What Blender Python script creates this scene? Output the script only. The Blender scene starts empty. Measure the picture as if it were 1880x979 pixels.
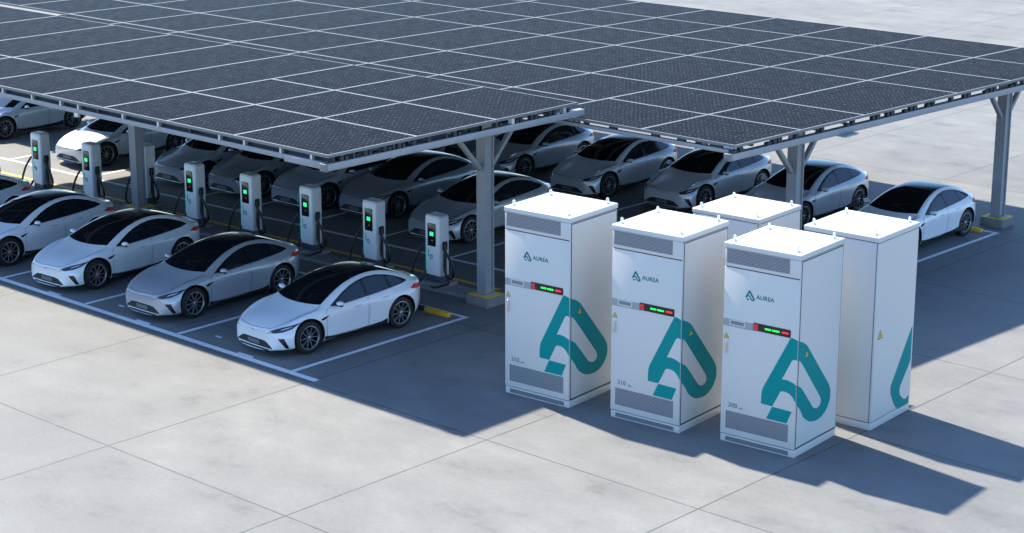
import bpy, bmesh, math, random
from mathutils import Vector, Matrix
from mathutils.bvhtree import BVHTree
from mathutils.geometry import intersect_point_line
R = math.radians
random.seed(7)
sc = bpy.context.scene
COL = sc.collection

# ------------------------------------------------------------------ materials
def new_mat(name):
    m = bpy.data.materials.new(name); m.use_nodes = True
    nt = m.node_tree
    return m, nt, nt.nodes['Principled BSDF']

def pset(b, **k):
    names = {'col': 'Base Color', 'rough': 'Roughness', 'metal': 'Metallic', 'spec': 'Specular IOR Level',
             'coat': 'Coat Weight', 'coat_rough': 'Coat Roughness', 'emit': 'Emission Color', 'estr': 'Emission Strength'}
    for a, v in k.items():
        if isinstance(v, tuple) and len(v) == 3: v = (*v, 1)
        b.inputs[names[a]].default_value = v

def node(nt, kind, **k):
    n = nt.nodes.new(kind)
    for a, v in k.items(): setattr(n, a, v)
    return n

def math_n(nt, op, a, b=None, c=None):
    n = nt.nodes.new('ShaderNodeMath'); n.operation = op
    for i, v in enumerate((a, b, c)):
        if v is None: continue
        if isinstance(v, (int, float)): n.inputs[i].default_value = v
        else: nt.links.new(v, n.inputs[i])
    return n.outputs[0]

def noise(nt, vec, scale, detail=4, rough=.55):
    n = node(nt, 'ShaderNodeTexNoise'); n.inputs['Scale'].default_value = scale
    n.inputs['Detail'].default_value = detail; n.inputs['Roughness'].default_value = rough
    nt.links.new(vec, n.inputs['Vector']); return n.outputs['Fac']

def ramp(nt, fac, stops):
    n = node(nt, 'ShaderNodeValToRGB'); cr = n.color_ramp
    while len(cr.elements) < len(stops): cr.elements.new(.5)
    for e, (p, c) in zip(cr.elements, stops):
        e.position = p; e.color = (*c, 1) if isinstance(c, tuple) else (c, c, c, 1)
    nt.links.new(fac, n.inputs['Fac']); return n.outputs['Color']

def mix(nt, fac, a, b, kind='MIX'):
    n = node(nt, 'ShaderNodeMix', data_type='RGBA', blend_type=kind)
    for i, v in ((0, fac), (6, a), (7, b)):
        if isinstance(v, (int, float)): n.inputs[i].default_value = v
        elif isinstance(v, tuple): n.inputs[i].default_value = (*v, 1)
        else: nt.links.new(v, n.inputs[i])
    return n.outputs[2]

def simple(name, col, rough=.5, metal=0., var=.0, vscale=3., **k):
    m, nt, b = new_mat(name); pset(b, col=col, rough=rough, metal=metal, **k)
    if var:
        tc = node(nt, 'ShaderNodeTexCoord')
        f = noise(nt, tc.outputs['Object'], vscale, 5, .6)
        c = ramp(nt, f, [(.3, tuple(x*(1-var) for x in col)), (.7, tuple(min(1, x*(1+var)) for x in col))])
        nt.links.new(c, b.inputs['Base Color'])
        r = ramp(nt, f, [(.3, max(0, rough-.07)), (.7, rough+.07)])
        nt.links.new(r, b.inputs['Roughness'])
    return m

SLAB = 5.33
def concrete_ground():
    m, nt, b = new_mat('poured_concrete')
    tc = node(nt, 'ShaderNodeTexCoord'); P = tc.outputs['Object']
    mp = node(nt, 'ShaderNodeMapping'); nt.links.new(P, mp.inputs['Vector']); mp.inputs['Scale'].default_value = (1, 1.5, 1)
    V = mp.outputs['Vector']
    big = noise(nt, V, .13, 5, .6); mid = noise(nt, V, .55, 8, .68); fine = noise(nt, V, 9., 6, .65)
    c1 = ramp(nt, mid, [(.30, (.128, .128, .126)), (.43, (.176, .176, .173)), (.55, (.192, .192, .188)), (.72, (.222, .222, .218))])
    c2 = ramp(nt, big, [(.35, (.86, .86, .87)), (.65, (1.05, 1.045, 1.03))])
    c = mix(nt, 1., c1, c2, 'MULTIPLY')
    c3 = ramp(nt, fine, [(.3, .93), (.7, 1.06)])
    c = mix(nt, 1., c, c3, 'MULTIPLY')
    # slabs differ a little from each other
    sx = node(nt, 'ShaderNodeSeparateXYZ'); nt.links.new(P, sx.inputs[0])
    gx = math_n(nt, 'DIVIDE', math_n(nt, 'ADD', sx.outputs[0], .10), SLAB)
    gy = math_n(nt, 'DIVIDE', math_n(nt, 'ADD', sx.outputs[1], .14), SLAB)
    cv = node(nt, 'ShaderNodeCombineXYZ')
    nt.links.new(math_n(nt, 'FLOOR', gx), cv.inputs[0]); nt.links.new(math_n(nt, 'FLOOR', gy), cv.inputs[1])
    wn = node(nt, 'ShaderNodeTexWhiteNoise', noise_dimensions='2D'); nt.links.new(cv.outputs[0], wn.inputs['Vector'])
    c = mix(nt, 1., c, ramp(nt, wn.outputs['Value'], [(0, .955), (1, 1.03)]), 'MULTIPLY')
    # saw-cut joints
    wob = math_n(nt, 'MULTIPLY', math_n(nt, 'SUBTRACT', noise(nt, P, 2.2, 2), .5), .02)
    def line(g):
        f = math_n(nt, 'FRACT', math_n(nt, 'ADD', g, .5))
        d = math_n(nt, 'MULTIPLY', math_n(nt, 'ABSOLUTE', math_n(nt, 'SUBTRACT', f, .5)), SLAB)
        return math_n(nt, 'ADD', d, wob)
    d = math_n(nt, 'MINIMUM', line(gx), line(gy))
    j = ramp(nt, math_n(nt, 'DIVIDE', d, .05), [(.25, 1.), (.44, 0.)])
    c = mix(nt, math_n(nt, 'MULTIPLY', j, .74), c, (.05, .05, .053))
    nt.links.new(c, b.inputs['Base Color'])
    nt.links.new(ramp(nt, mid, [(.3, .62), (.7, .8)]), b.inputs['Roughness'])
    bp = node(nt, 'ShaderNodeBump'); bp.inputs['Strength'].default_value = .25; bp.inputs['Distance'].default_value = .02
    nt.links.new(math_n(nt, 'SUBTRACT', fine, math_n(nt, 'MULTIPLY', j, .6)), bp.inputs['Height']); nt.links.new(bp.outputs[0], b.inputs['Normal'])
    pset(b, spec=.3)
    return m

def paint_line(name, col):
    m, nt, b = new_mat(name)
    tc = node(nt, 'ShaderNodeTexCoord'); P = tc.outputs['Object']
    f = noise(nt, P, 6., 8, .7)
    c = ramp(nt, f, [(.30, tuple(x*.62 for x in col)), (.45, col), (.8, tuple(x*1.05 for x in col))])
    nt.links.new(c, b.inputs['Base Color']); pset(b, rough=.65)
    return m

def solar_cells():
    m, nt, b = new_mat('solar_cells')
    tc = node(nt, 'ShaderNodeTexCoord'); P = tc.outputs['Object']
    oi = node(nt, 'ShaderNodeObjectInfo')
    sx = node(nt, 'ShaderNodeSeparateXYZ'); nt.links.new(P, sx.inputs[0])
    row = math_n(nt, 'DIVIDE', sx.outputs[1], .165)
    rf = math_n(nt, 'FLOOR', row)
    w1 = node(nt, 'ShaderNodeTexWhiteNoise', noise_dimensions='1D')
    nt.links.new(math_n(nt, 'ADD', rf, math_n(nt, 'MULTIPLY', oi.outputs['Random'], 91.)), w1.inputs['W'])
    u = math_n(nt, 'ADD', math_n(nt, 'DIVIDE', sx.outputs[0], .135), math_n(nt, 'MULTIPLY', w1.outputs['Value'], .35))
    uf = math_n(nt, 'FLOOR', u)
    cv = node(nt, 'ShaderNodeCombineXYZ'); nt.links.new(uf, cv.inputs[0]); nt.links.new(rf, cv.inputs[1])
    nt.links.new(math_n(nt, 'MULTIPLY', oi.outputs['Random'], 50.), cv.inputs[2])
    w2 = node(nt, 'ShaderNodeTexWhiteNoise', noise_dimensions='3D'); nt.links.new(cv.outputs[0], w2.inputs['Vector'])
    du = math_n(nt, 'ABSOLUTE', math_n(nt, 'SUBTRACT', math_n(nt, 'FRACT', u), .5))
    dv = math_n(nt, 'ABSOLUTE', math_n(nt, 'SUBTRACT', math_n(nt, 'FRACT', row), .5))
    mu = math_n(nt, 'LESS_THAN', du, math_n(nt, 'ADD', .10, math_n(nt, 'MULTIPLY', w2.outputs['Value'], .17)))
    mv = math_n(nt, 'LESS_THAN', dv, .10)
    on = math_n(nt, 'ADD', .30, math_n(nt, 'MULTIPLY', w2.outputs['Value'], .70))
    dash = math_n(nt, 'MULTIPLY', math_n(nt, 'MULTIPLY', mu, mv), on)
    cell = math_n(nt, 'GREATER_THAN', dv, .46)
    f = noise(nt, P, 1.3, 5, .6)
    base = ramp(nt, f, [(.3, (.0075, .008, .011)), (.7, (.012, .0125, .0165))])
    base = mix(nt, math_n(nt, 'MULTIPLY', cell, .5), base, (.010, .011, .016))
    c = mix(nt, math_n(nt, 'MULTIPLY', dash, .95), base, (.085, .089, .10))
    nt.links.new(c, b.inputs['Base Color'])
    nt.links.new(ramp(nt, noise(nt, P, 2.6, 6, .7), [(.3, .26), (.7, .42)]), b.inputs['Roughness'])
    pset(b, spec=.003)
    return m

def perforated(name, base, hole, sc_=.028):
    m, nt, b = new_mat(name)
    tc = node(nt, 'ShaderNodeTexCoord'); P = tc.outputs['Object']
    sx = node(nt, 'ShaderNodeSeparateXYZ'); nt.links.new(P, sx.inputs[0])
    r = math_n(nt, 'DIVIDE', sx.outputs[2], sc_)
    rf = math_n(nt, 'FLOOR', r)
    u = math_n(nt, 'ADD', math_n(nt, 'DIVIDE', math_n(nt, 'ADD', sx.outputs[0], sx.outputs[1]), sc_), math_n(nt, 'MULTIPLY', math_n(nt, 'MODULO', rf, 2.), .5))
    du = math_n(nt, 'SUBTRACT', math_n(nt, 'FRACT', u), .5); dv = math_n(nt, 'SUBTRACT', math_n(nt, 'FRACT', r), .5)
    d = math_n(nt, 'SQRT', math_n(nt, 'ADD', math_n(nt, 'MULTIPLY', du, du), math_n(nt, 'MULTIPLY', dv, dv)))
    h = math_n(nt, 'LESS_THAN', d, .36)
    nt.links.new(mix(nt, h, base, hole), b.inputs['Base Color']); pset(b, rough=.5)
    return m

M = {}
M['concrete'] = concrete_ground()
M['white_line'] = paint_line('white_road_paint', (.74, .76, .78))
M['yellow_line'] = paint_line('yellow_road_paint', (.80, .50, .07))
M['cells'] = solar_cells()
M['alu'] = simple('anodised_aluminium', (.175, .185, .195), .5, .1, .07, 4.)
M['steel'] = simple('painted_steel', (.29, .31, .335), .45, .1, .06, 2.5)
M['dark_steel'] = simple('dark_rail', (.035, .04, .05), .5, .3, .15)
M['white_clip'] = simple('galvanised_clip', (.62, .63, .65), .4, .5, .1)
M['kerb'] = simple('cast_concrete', (.20, .205, .21), .85, 0, .14, 5.)
M['yellow'] = simple('safety_yellow', (.85, .50, .03), .55, 0, .12, 7.)
M['stop_yellow'] = simple('wheel_stop_yellow', (.72, .40, .015), .6, 0, .15, 9.)
M['black_rubber'] = simple('black_rubber', (.018, .018, .02), .75, 0, .2, 9.)
M['cab_white'] = simple('powder_coat_white', (.62, .61, .585), .42, 0, .012, 3., spec=.4)
M['seam'] = simple('dark_seam', (.035, .04, .045), .6)
M['grey_band'] = simple('grey_band', (.33, .34, .36), .5, 0, .04)
M['panel_black'] = simple('gloss_black_panel', (.012, .013, .015), .15)
M['perf'] = perforated('perforated_sheet', (.31, .325, .355), (.035, .04, .048))
M['perf_dark'] = perforated('perforated_plinth', (.26, .28, .31), (.02, .022, .028), .024)
M['chrome'] = simple('brushed_steel', (.62, .64, .68), .25, .9)
M['eye'] = simple('white_eye_bolt', (.78, .79, .80), .35, .1)
M['teal'] = simple('teal_vinyl', (.0, .25, .245), .6, spec=.15)
M['teal_small'] = simple('teal_vinyl_small', (.0, .19, .18), .6, spec=.15)
M['tri_yellow'] = simple('warning_yellow', (.72, .52, .03), .45)
M['tri_black'] = simple('warning_black', (.02, .02, .015), .5)
M['label_grey'] = simple('grey_print', (.20, .21, .23), .6)
def emis(name, col, s):
    m, nt, b = new_mat(name); pset(b, col=tuple(x*.4 for x in col), emit=col, estr=s, rough=.4); return m
M['led_green'] = emis('green_led', (.02, 1., .10), .75)
M['led_red'] = emis('red_led', (1., .02, .02), .65)
M['red_button'] = simple('red_button', (.75, .03, .05), .3)
M['scr_green'] = emis('screen_green', (.02, .95, .28), .7)
M['scr_amber'] = emis('screen_amber', (.7, .35, .1), .12)
M['teal_glow'] = emis('teal_light_strip', (.10, .80, .75), .10)
M['teal_mark'] = simple('teal_mark', (.01, .30, .30), .4)
M['ch_white'] = simple('charger_white', (.88, .88, .88), .38, 0, .02, 4.)
M['ch_side'] = simple('charger_light_grey', (.60, .61, .63), .42, 0, .02, 4.)
M['ch_base'] = simple('charger_base_navy', (.045, .06, .085), .5, 0, .1)
M['cable'] = simple('black_cable', (.012, .012, .014), .45)

def car_paint(name, col, metal, rough=.3):
    m, nt, b = new_mat(name)
    pset(b, col=col, metal=metal, rough=rough, coat=1., coat_rough=.04, spec=.5); return m
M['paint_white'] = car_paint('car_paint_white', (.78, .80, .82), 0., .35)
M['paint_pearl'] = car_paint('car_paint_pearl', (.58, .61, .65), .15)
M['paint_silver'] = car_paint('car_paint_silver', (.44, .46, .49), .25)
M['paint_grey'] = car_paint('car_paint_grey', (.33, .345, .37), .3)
M['glass'] = simple('tinted_glass', (.008, .009, .011), .04, 0, spec=.6)
M['side_glass'] = simple('tinted_side_glass', (.012, .016, .022), .03, 0, spec=.75)
M['gloss_black'] = simple('gloss_black_trim', (.01, .01, .012), .2)
M['matt_black'] = simple('matt_black_trim', (.012, .012, .013), .7)
M['tyre'] = simple('tyre_rubber', (.009, .009, .0095), .7, 0, .1, 20.)
M['rim'] = simple('machined_alloy', (.40, .41, .43), .28, .7)
M['rim_dark'] = simple('dark_alloy', (.03, .031, .034), .4, .5)
M['lamp'] = simple('headlamp_lens', (.03, .033, .038), .06, 0, spec=.8)
M['lamp_led'] = simple('headlamp_led', (.55, .58, .62), .15)
M['tail'] = simple('tail_lamp', (.70, .012, .012), .35, 0, spec=.15)
M['plate'] = simple('number_plate_blank', (.10, .11, .125), .5)
M['handle'] = simple('flush_handle', (.42, .44, .47), .3, .3)

# ------------------------------------------------------------------ mesh helpers
class MB:
    def __init__(s): s.v = []; s.f = []; s.m = []
    def add(s, vs, fs, mi=0):
        o = len(s.v); s.v += [tuple(p) for p in vs]
        for f in fs: s.f.append([o+i for i in f]); s.m.append(mi)
        return s
    def box(s, x0, x1, y0, y1, z0, z1, mi=0):
        v = [(x, y, z) for z in (z0, z1) for y in (y0, y1) for x in (x0, x1)]
        return s.add(v, [(0, 2, 3, 1), (4, 5, 7, 6), (0, 1, 5, 4), (2, 6, 7, 3), (0, 4, 6, 2), (1, 3, 7, 5)], mi)
    def bar(s, a, b, w, h, mi=0, up=(0, 0, 1)):
        a = Vector(a); b = Vector(b); d = (b-a).normalized(); u = Vector(up)
        sx = d.cross(u).normalized()*w/2; sy = sx.cross(d).normalized()*h/2
        v = [p+i*sx+j*sy for p in (a, b) for j in (-1, 1) for i in (-1, 1)]
        return s.add(v, [(0, 2, 3, 1), (4, 5, 7, 6), (0, 1, 5, 4), (2, 6, 7, 3), (0, 4, 6, 2), (1, 3, 7, 5)], mi)
    def prism(s, pts, fn, mi=0):
        """outline pts (u,v) extruded: fn(u,v,k) k=0/1 gives the 3D point"""
        n = len(pts); v = [fn(u, w, k) for k in (0, 1) for u, w in pts]
        f = [list(range(n))[::-1], list(range(n, 2*n))]+[(i, (i+1) % n, n+(i+1) % n, n+i) for i in range(n)]
        return s.add(v, f, mi)
    def tube(s, pts, r, n=8, mi=0, closed=False):
        pts = [Vector(p) for p in pts]; rings = []
        N = len(pts); prev = None
        for i, p in enumerate(pts):
            if closed: t = pts[(i+1) % N]-pts[i-1]
            else: t = pts[min(i+1, N-1)]-pts[max(i-1, 0)]
            t.normalize()
            if prev is None:
                a = Vector((0, 0, 1)) if abs(t.z) < .9 else Vector((1, 0, 0)); nx = t.cross(a).normalized()
            else: nx = (prev-t*prev.dot(t)).normalized()
            prev = nx; ny = t.cross(nx)
            rings.append([p+r*(math.cos(q)*nx+math.sin(q)*ny) for q in (2*math.pi*k/n for k in range(n))])
        v = [q for r_ in rings for q in r_]; f = []
        for i in range(N if closed else N-1):
            j = (i+1) % N
            for k in range(n): f.append((i*n+k, i*n+(k+1) % n, j*n+(k+1) % n, j*n+k))
        if not closed: f += [tuple(range(n))[::-1], tuple((N-1)*n+k for k in range(n))]
        return s.add(v, f, mi)
    def lathe(s, prof, n, fn, mi=0, cap=False):
        """prof [(r,a)], fn(cos*r, sin*r, a) -> point"""
        v = []; f = []; m = len(prof)
        for k in range(n):
            q = 2*math.pi*k/n
            for r, a in prof: v.append(fn(r*math.cos(q), r*math.sin(q), a))
        for k in range(n):
            k2 = (k+1) % n
            for i in range(m-1): f.append((k*m+i, k2*m+i, k2*m+i+1, k*m+i+1))
        if cap: f += [[k*m for k in range(n)], [k*m+m-1 for k in range(n)][::-1]]
        return s.add(v, f, mi)
    def build(s, name, mats, parent=None, bevel=0, smooth=False, seg=2):
        me = bpy.data.meshes.new(name); me.from_pydata([tuple(p) for p in s.v], [], s.f)
        if not isinstance(mats, (list, tuple)): mats = [mats]
        for m in mats: me.materials.append(m)
        me.polygons.foreach_set('material_index', s.m)
        bm = bmesh.new(); bm.from_mesh(me)
        bmesh.ops.recalc_face_normals(bm, faces=bm.faces)
        if bevel:
            es = [e for e in bm.edges if len(e.link_faces) == 2 and e.calc_face_angle(0) > R(30)]
            bmesh.ops.bevel(bm, geom=es, offset=bevel, segments=seg, affect='EDGES', profile=.5)
        bm.to_mesh(me); bm.free()
        if smooth or bevel:
            for p in me.polygons: p.use_smooth = True
            me.set_sharp_from_angle(angle=R(40 if not bevel else 50))
        o = bpy.data.objects.new(name, me); COL.objects.link(o)
        if parent: o.parent = parent
        return o

def tag(o, label=None, cat=None, group=None, kind=None):
    if label: o['label'] = label
    if cat: o['category'] = cat
    if group: o['group'] = group
    if kind: o['kind'] = kind
    return o
def empty(name, label, cat, group=None, loc=(0, 0, 0), rz=0):
    o = bpy.data.objects.new(name, None); COL.objects.link(o); o.location = loc; o.rotation_euler = (0, 0, rz)
    return tag(o, label, cat, group)
def copy_tree(o, parent=None):
    c = o.copy(); COL.objects.link(c)
    if parent: c.parent = parent
    for ch in list(o.children): copy_tree(ch, c)
    return c
def move(o, loc, rz=0):
    o.location = loc; o.rotation_euler = (0, 0, rz); return o

# ------------------------------------------------------------------ camera (solved from the vanishing points)
cam_d = bpy.data.cameras.new('camera'); cam = bpy.data.objects.new('camera', cam_d); COL.objects.link(cam)
Rw = [[0.73737115, 0.18054237, -0.65091339], [0.67548782, -0.19708236, 0.71054539], [0, -0.96361974, -0.26727701]]
cam.matrix_world = Matrix(((Rw[0][0], -Rw[0][1], -Rw[0][2], 30.9), (Rw[1][0], -Rw[1][1], -Rw[1][2], -27.4),
                           (Rw[2][0], -Rw[2][1], -Rw[2][2], 14.0), (0, 0, 0, 1)))
cam_d.sensor_width = 36; cam_d.lens = 69.694; cam_d.clip_end = 3000; cam_d.clip_start = .5
sc.camera = cam

# ------------------------------------------------------------------ light
SUNV = Vector((-.90, .12, 1.0)).normalized()          # towards the sun
el = math.asin(SUNV.z); az = math.atan2(SUNV.x, SUNV.y)
w = bpy.data.worlds.new('World'); sc.world = w; w.use_nodes = True
nt = w.node_tree; bg = nt.nodes['Background']
sky = nt.nodes.new('ShaderNodeTexSky'); sky.sky_type = 'NISHITA'; sky.sun_disc = False
sky.sun_elevation = el; sky.sun_rotation = az; sky.altitude = 0; sky.air_density = 1.0; sky.dust_density = .3; sky.ozone_density = 4.0
nt.links.new(mix(nt, 1., sky.outputs[0], (.87, 1.0, 1.12), 'MULTIPLY'), bg.inputs[0]); bg.inputs[1].default_value = .135
sd = bpy.data.lights.new('sun', 'SUN'); sd.energy = 5.0; sd.angle = R(1.2); sd.color = (1., .94, .80)
so = bpy.data.objects.new('sun', sd); COL.objects.link(so); so.rotation_euler = SUNV.to_track_quat('Z', 'Y').to_euler()
so.location = (-40, 12, 30)
sc.view_settings.view_transform = 'Standard'; sc.view_settings.look = 'None'
sc.view_settings.exposure = 1.15; sc.view_settings.gamma = 1
sc.render.engine = 'CYCLES'; sc.cycles.use_denoising = True
try: sc.cycles.denoiser = 'OPENIMAGEDENOISE'
except Exception: pass
sc.cycles.max_bounces = 8; sc.cycles.diffuse_bounces = 4; sc.cycles.glossy_bounces = 4

# ------------------------------------------------------------------ ground and markings
g = MB().add([(-700, -300, 0), (400, -300, 0), (400, 900, 0), (-700, 900, 0)], [(0, 1, 2, 3)]).build('ground', M['concrete'])
tag(g, kind='structure')
def stripe(mb, a, b, wd, z=.004):
    a = Vector((*a, z)); b = Vector((*b, z)); d = (b-a).normalized(); n = Vector((-d.y, d.x, 0))*wd/2
    mb.add([a-n, b-n, b+n, a+n], [(0, 1, 2, 3)])
mk = MB()
stripe(mk, (-30, 0.03), (-.02, 0.03), .17)
for x in (-.9, -4.97, -8.62, -12.15, -15.75, -19.3):
    stripe(mk, (x, .12), (x, 5.60), .13, .008)
stripe(mk, (-30, 5.66), (-.835, 5.66), .11)
for x in (-2.8, -6.58, -10.2, -13.8): stripe(mk, (x-.02, .155), (x+.50, .155), .08, .009)
for x in (-4.08, -7.81, -11.4): stripe(mk, (x-.12, .62), (x+.10, .62), .08, .008)
# middle row
stripe(mk, (-30, 8.05), (-2.7, 9.38), .13)
for x in (-5.0, -7.95, -10.75, -13.35, -15.53, -18.33, -20.15, -24.2):
    y0 = 8.05+(x+30)*.0487+.075
    stripe(mk, (x, y0), (x, y0+5.2), .12, .008)
# back row
for x in (4.44, 1.25, -1.95, -5.1, -8.3, -11.5, -14.7): stripe(mk, (x, 15.9), (x+.05, 21.55), .13, .008)
stripe(mk, (-30, 21.62), (4.56, 21.62), .12)
stripe(mk, (-30, 15.85), (4.50, 15.85), .10)
o = mk.build('parking_lines', M['white_line']); tag(o, kind='structure')
my = MB(); stripe(my, (-30, 6.78), (-18.5, 7.30), .15); stripe(my, (-18.5, 7.30), (-1.9, 7.98), .15)
o = my.build('yellow_line', M['yellow_line']); tag(o, kind='structure')

# ------------------------------------------------------------------ canopies
def panel(root, x0, x1, y0, y1, z, shear=0., yref=0.):
    sh = lambda y: shear*(y-yref)
    cx, cy = (x0+x1)/2, (y0+y1)/2
    cx += sh(cy)
    gx, fr = .0015, .036
    def P(x, y, zz): return (x+sh(y)-cx, y-cy, zz)
    a0, a1, b0, b1 = x0+gx, x1-gx, y0+gx, y1-gx
    m = MB()
    v = [P(x, y, zz) for zz in (-.03, -.004) for x, y in ((a0+fr-.004, b0+fr-.004), (a1-fr+.004, b0+fr-.004), (a1-fr+.004, b1-fr+.004), (a0+fr-.004, b1-fr+.004))]
    m.add(v, [(3, 2, 1, 0), (4, 5, 6, 7), (0, 1, 5, 4), (1, 2, 6, 5), (2, 3, 7, 6), (3, 0, 4, 7)])
    p = m.build('solar_panel', M['cells'], root); p.location = (cx, cy, z)
    f = MB()
    out = [(a0, b0), (a1, b0), (a1, b1), (a0, b1)]; inn = [(a0+fr, b0+fr), (a1-fr, b0+fr), (a1-fr, b1-fr), (a0+fr, b1-fr)]
    v = [P(x, y, zz) for zz in (-.064, 0) for x, y in out+inn]
    fs = []
    for i in range(4):
        j = (i+1) % 4
        fs += [(8+i, 8+j, 12+j, 12+i), (i, 4+i, 4+j, j), (i, j, 8+j, 8+i), (4+j, 4+i, 12+i, 12+j)]
    f.add(v, fs)
    q = f.build('panel_frame', M['alu'], p)
    return p

def i_column(root, x, y, ztop, name='column', foot=True):
    m = MB(); hw, hd, t, zb = .148, .155, .034, .27
    m.box(x-hw, x+hw, y-hd, y-hd+t, zb, ztop); m.box(x-hw, x+hw, y+hd-t, y+hd, zb, ztop)
    m.box(x-.10, x+.10, y-hd+t, y+hd-t, zb, ztop)
    m.box(x-.20, x+.20, y-.20, y+.20, zb-.02, zb+.022)
    c = m.build(name, M['steel'], root)
    if foot:
        fb = MB().box(x-.36, x+.36, y-.33, y+.33, 0, .25).build('footing', M['kerb'], root, bevel=.012)
        r = MB().box(x-.335, x+.335, y-.305, y+.305, .248, .262).build('footing_cap', M['yellow'], fb)
    return c
def braces(root, x, y, z, L=.85, dirs=((0, -1), (0, 1))):
    for dx, dy in dirs:
        m = MB(); m.bar((x+dx*.15, y+dy*.17, z-L), (x+dx*(L*1.05), y+dy*(L*1.05), z-.02), .13, .10)
        m.build('brace', M['steel'], root, bevel=.012)

# --- front canopy
C1 = empty('solar_canopy', 'nearer solar canopy with its front corner over the first row of cars', 'solar canopy', 'solar canopies over the parking bays', (-1.3, 6.85, 0))
o1 = Vector(C1.location)
KEEP = ('column', 'footing', 'brace', 'head_beam', 'solar_panel')
def rel(root, objs, shift):
    for o in objs:
        o.location = Vector(o.location)-root.location+(Vector((0, 0, 0)) if o.name.split('.')[0] in KEEP else Vector(shift))
n0 = set(bpy.data.objects)
Z1 = 5.05
xs1 = [0.277, -2.837, -5.234, -7.613, -10.125, -12.752, -15.378, -18.101, -20.966, -24.357]
ys1 = [0.252, 2.936, 5.515, 8.381]
for i in range(len(xs1)-1):
    panel(C1, xs1[i+1], xs1[i], ys1[0], ys1[1], Z1)
    if i < 3:
        panel(C1, xs1[i+1], xs1[i], ys1[1], ys1[2], Z1); panel(C1, xs1[i+1], xs1[i], ys1[2], ys1[3], Z1)
    else: panel(C1, xs1[i+1], xs1[i], ys1[1], ys1[3], Z1)
MB().box(-1.36, -1.18, 1.55, 9.95, 4.265, 4.425).build('edge_beam', M['steel'], C1, bevel=.01)
MB().box(-25.7, -1.37, 1.60, 1.72, 4.325, 4.44).build('edge_beam', M['steel'], C1, bevel=.01)
MB().box(-2.6, -1.365, 1.575, 1.745, 4.285, 4.443).build('splice_beam', M['steel'], C1, bevel=.008)
MB().box(-1.38, -1.175, 1.50, 1.56, 4.258, 4.432).build('beam_end_cap', M['alu'], C1, bevel=.01)
MB().box(-25.7, -1.37, 9.50, 9.62, 4.325, 4.44).build('edge_beam', M['steel'], C1, bevel=.01)
for y in (2.35, 3.55, 5.2, 6.3, 7.7, 8.9):
    MB().box(-25.7, -1.20, y-.035, y+.035, 4.42, 4.565).build('purlin', M['dark_steel'], C1)
for x in (-8.2, -21.9, -25.6):
    MB().box(x-.09, x+.09, 1.73, 9.49, 4.27, 4.422).build('rafter', M['steel'], C1, bevel=.01)
MB().box(-25.7, -1.19, 1.73, 1.78, 4.425, 4.566).build('fascia_rail', M['dark_steel'], C1)
y = 2.0
while y < 9.5:
    MB().box(-1.31, -1.20, y-.05, y+.05, 4.423, 4.577).build('bracket', M['dark_steel'] if random.random() < .65 else M['white_clip'], C1)
    if random.random() < .6: MB().box(-1.26, -1.19, y+.09, y+.17, 4.423, 4.52).build('cable_clip', M['dark_steel'], C1)
    y += random.uniform(.42, .85)
x = -1.75
while x > -25.5:
    MB().box(x-.03, x+.03, 1.60, 1.68, 4.436, 4.578).build('bracket', M['white_clip'] if random.random() < .75 else M['dark_steel'], C1)
    x -= random.uniform(.7, 1.35)
i_column(C1, -1.36, 6.85, 4.69); braces(C1, -1.36, 6.85, 4.68, 1.25)
i_column(C1, -15.1, 6.72, 4.69); braces(C1, -15.1, 6.72, 4.68, 1.25)
i_column(C1, -24.0, 6.3, 4.69); braces(C1, -24.0, 6.3, 4.68, 1.25)
# cable conduit hanging box under the front beam
MB().box(-10.35, -10.2, 1.62, 1.70, 4.22, 4.338).build('junction_box', M['white_clip'], C1, bevel=.008)
for x, y0, y1 in ((-1.36, 3.4, 8.2), (-15.1, .6, 8.2), (-24.0, .6, 8.2)):
    MB().box(x-.08, x+.08, y0, y1, 4.68, 4.838).build('head_beam', M['steel'], C1, bevel=.01)
rel(C1, [o for o in set(bpy.data.objects)-n0 if o.parent == C1], (1.437, -1.298, 0.42))

# --- rear canopy
C2 = empty('solar_canopy', 'farther solar canopy whose right-hand edge reaches out over the back row of cars', 'solar canopy', 'solar canopies over the parking bays', (3.9, 22.5, 0))
n0 = set(bpy.data.objects)
Z2, SH, YR = 4.64, .042, 10.15
xs2 = [4.902, 2.151, -1.02, -3.866, -6.588, -9.358, -12.175, -14.993, -17.81, -20.676, -23.541, -26.406, -29.271, -32.232]
ys2 = [8.464, 10.957, 13.497, 17.604, 20.183, 22.791, 25.369]
for i in range(len(xs2)-1):
    for j in range(len(ys2)-1):
        yb, ye = ys2[j], ys2[j+1]
        if i >= 2:
            if j == 0:
                if xs2[i] < -22.013: continue
                yb, ye = 8.05, 10.498
            if j == 1: yb = 10.498
        panel(C2, xs2[i+1], xs2[i], yb, ye, Z2, SH, 8.464)
ex = lambda y: 3.68+SH*(y-YR)
m = MB(); m.bar((ex(10.1)-.13, 10.1, 3.91), (ex(27.0)-.13, 27.0, 3.91), .18, .16); m.build('edge_beam', M['steel'], C2, bevel=.01)
MB().box(-23, 3.46, 10.20, 10.30, 3.965, 4.06).build('edge_beam', M['steel'], C2, bevel=.01)
MB().box(-33.3, ex(26.9)-.24, 26.80, 26.92, 3.93, 4.065).build('edge_beam', M['steel'], C2, bevel=.01)
MB().box(ex(10.1)-.24, ex(10.1)-.035, 10.05, 10.115, 3.822, 3.998).build('beam_end_cap', M['alu'], C2, bevel=.01)
for y in (10.9, 11.9, 13.4, 14.5, 16.3, 18.1, 20.0, 21.2, 22.6, 23.8, 25.2, 26.3):
    MB().box(-33.3 if y > 12.3 else -24, ex(y)-.08, y-.035, y+.035, 4.06, 4.138).build('purlin', M['dark_steel'], C2)
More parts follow.
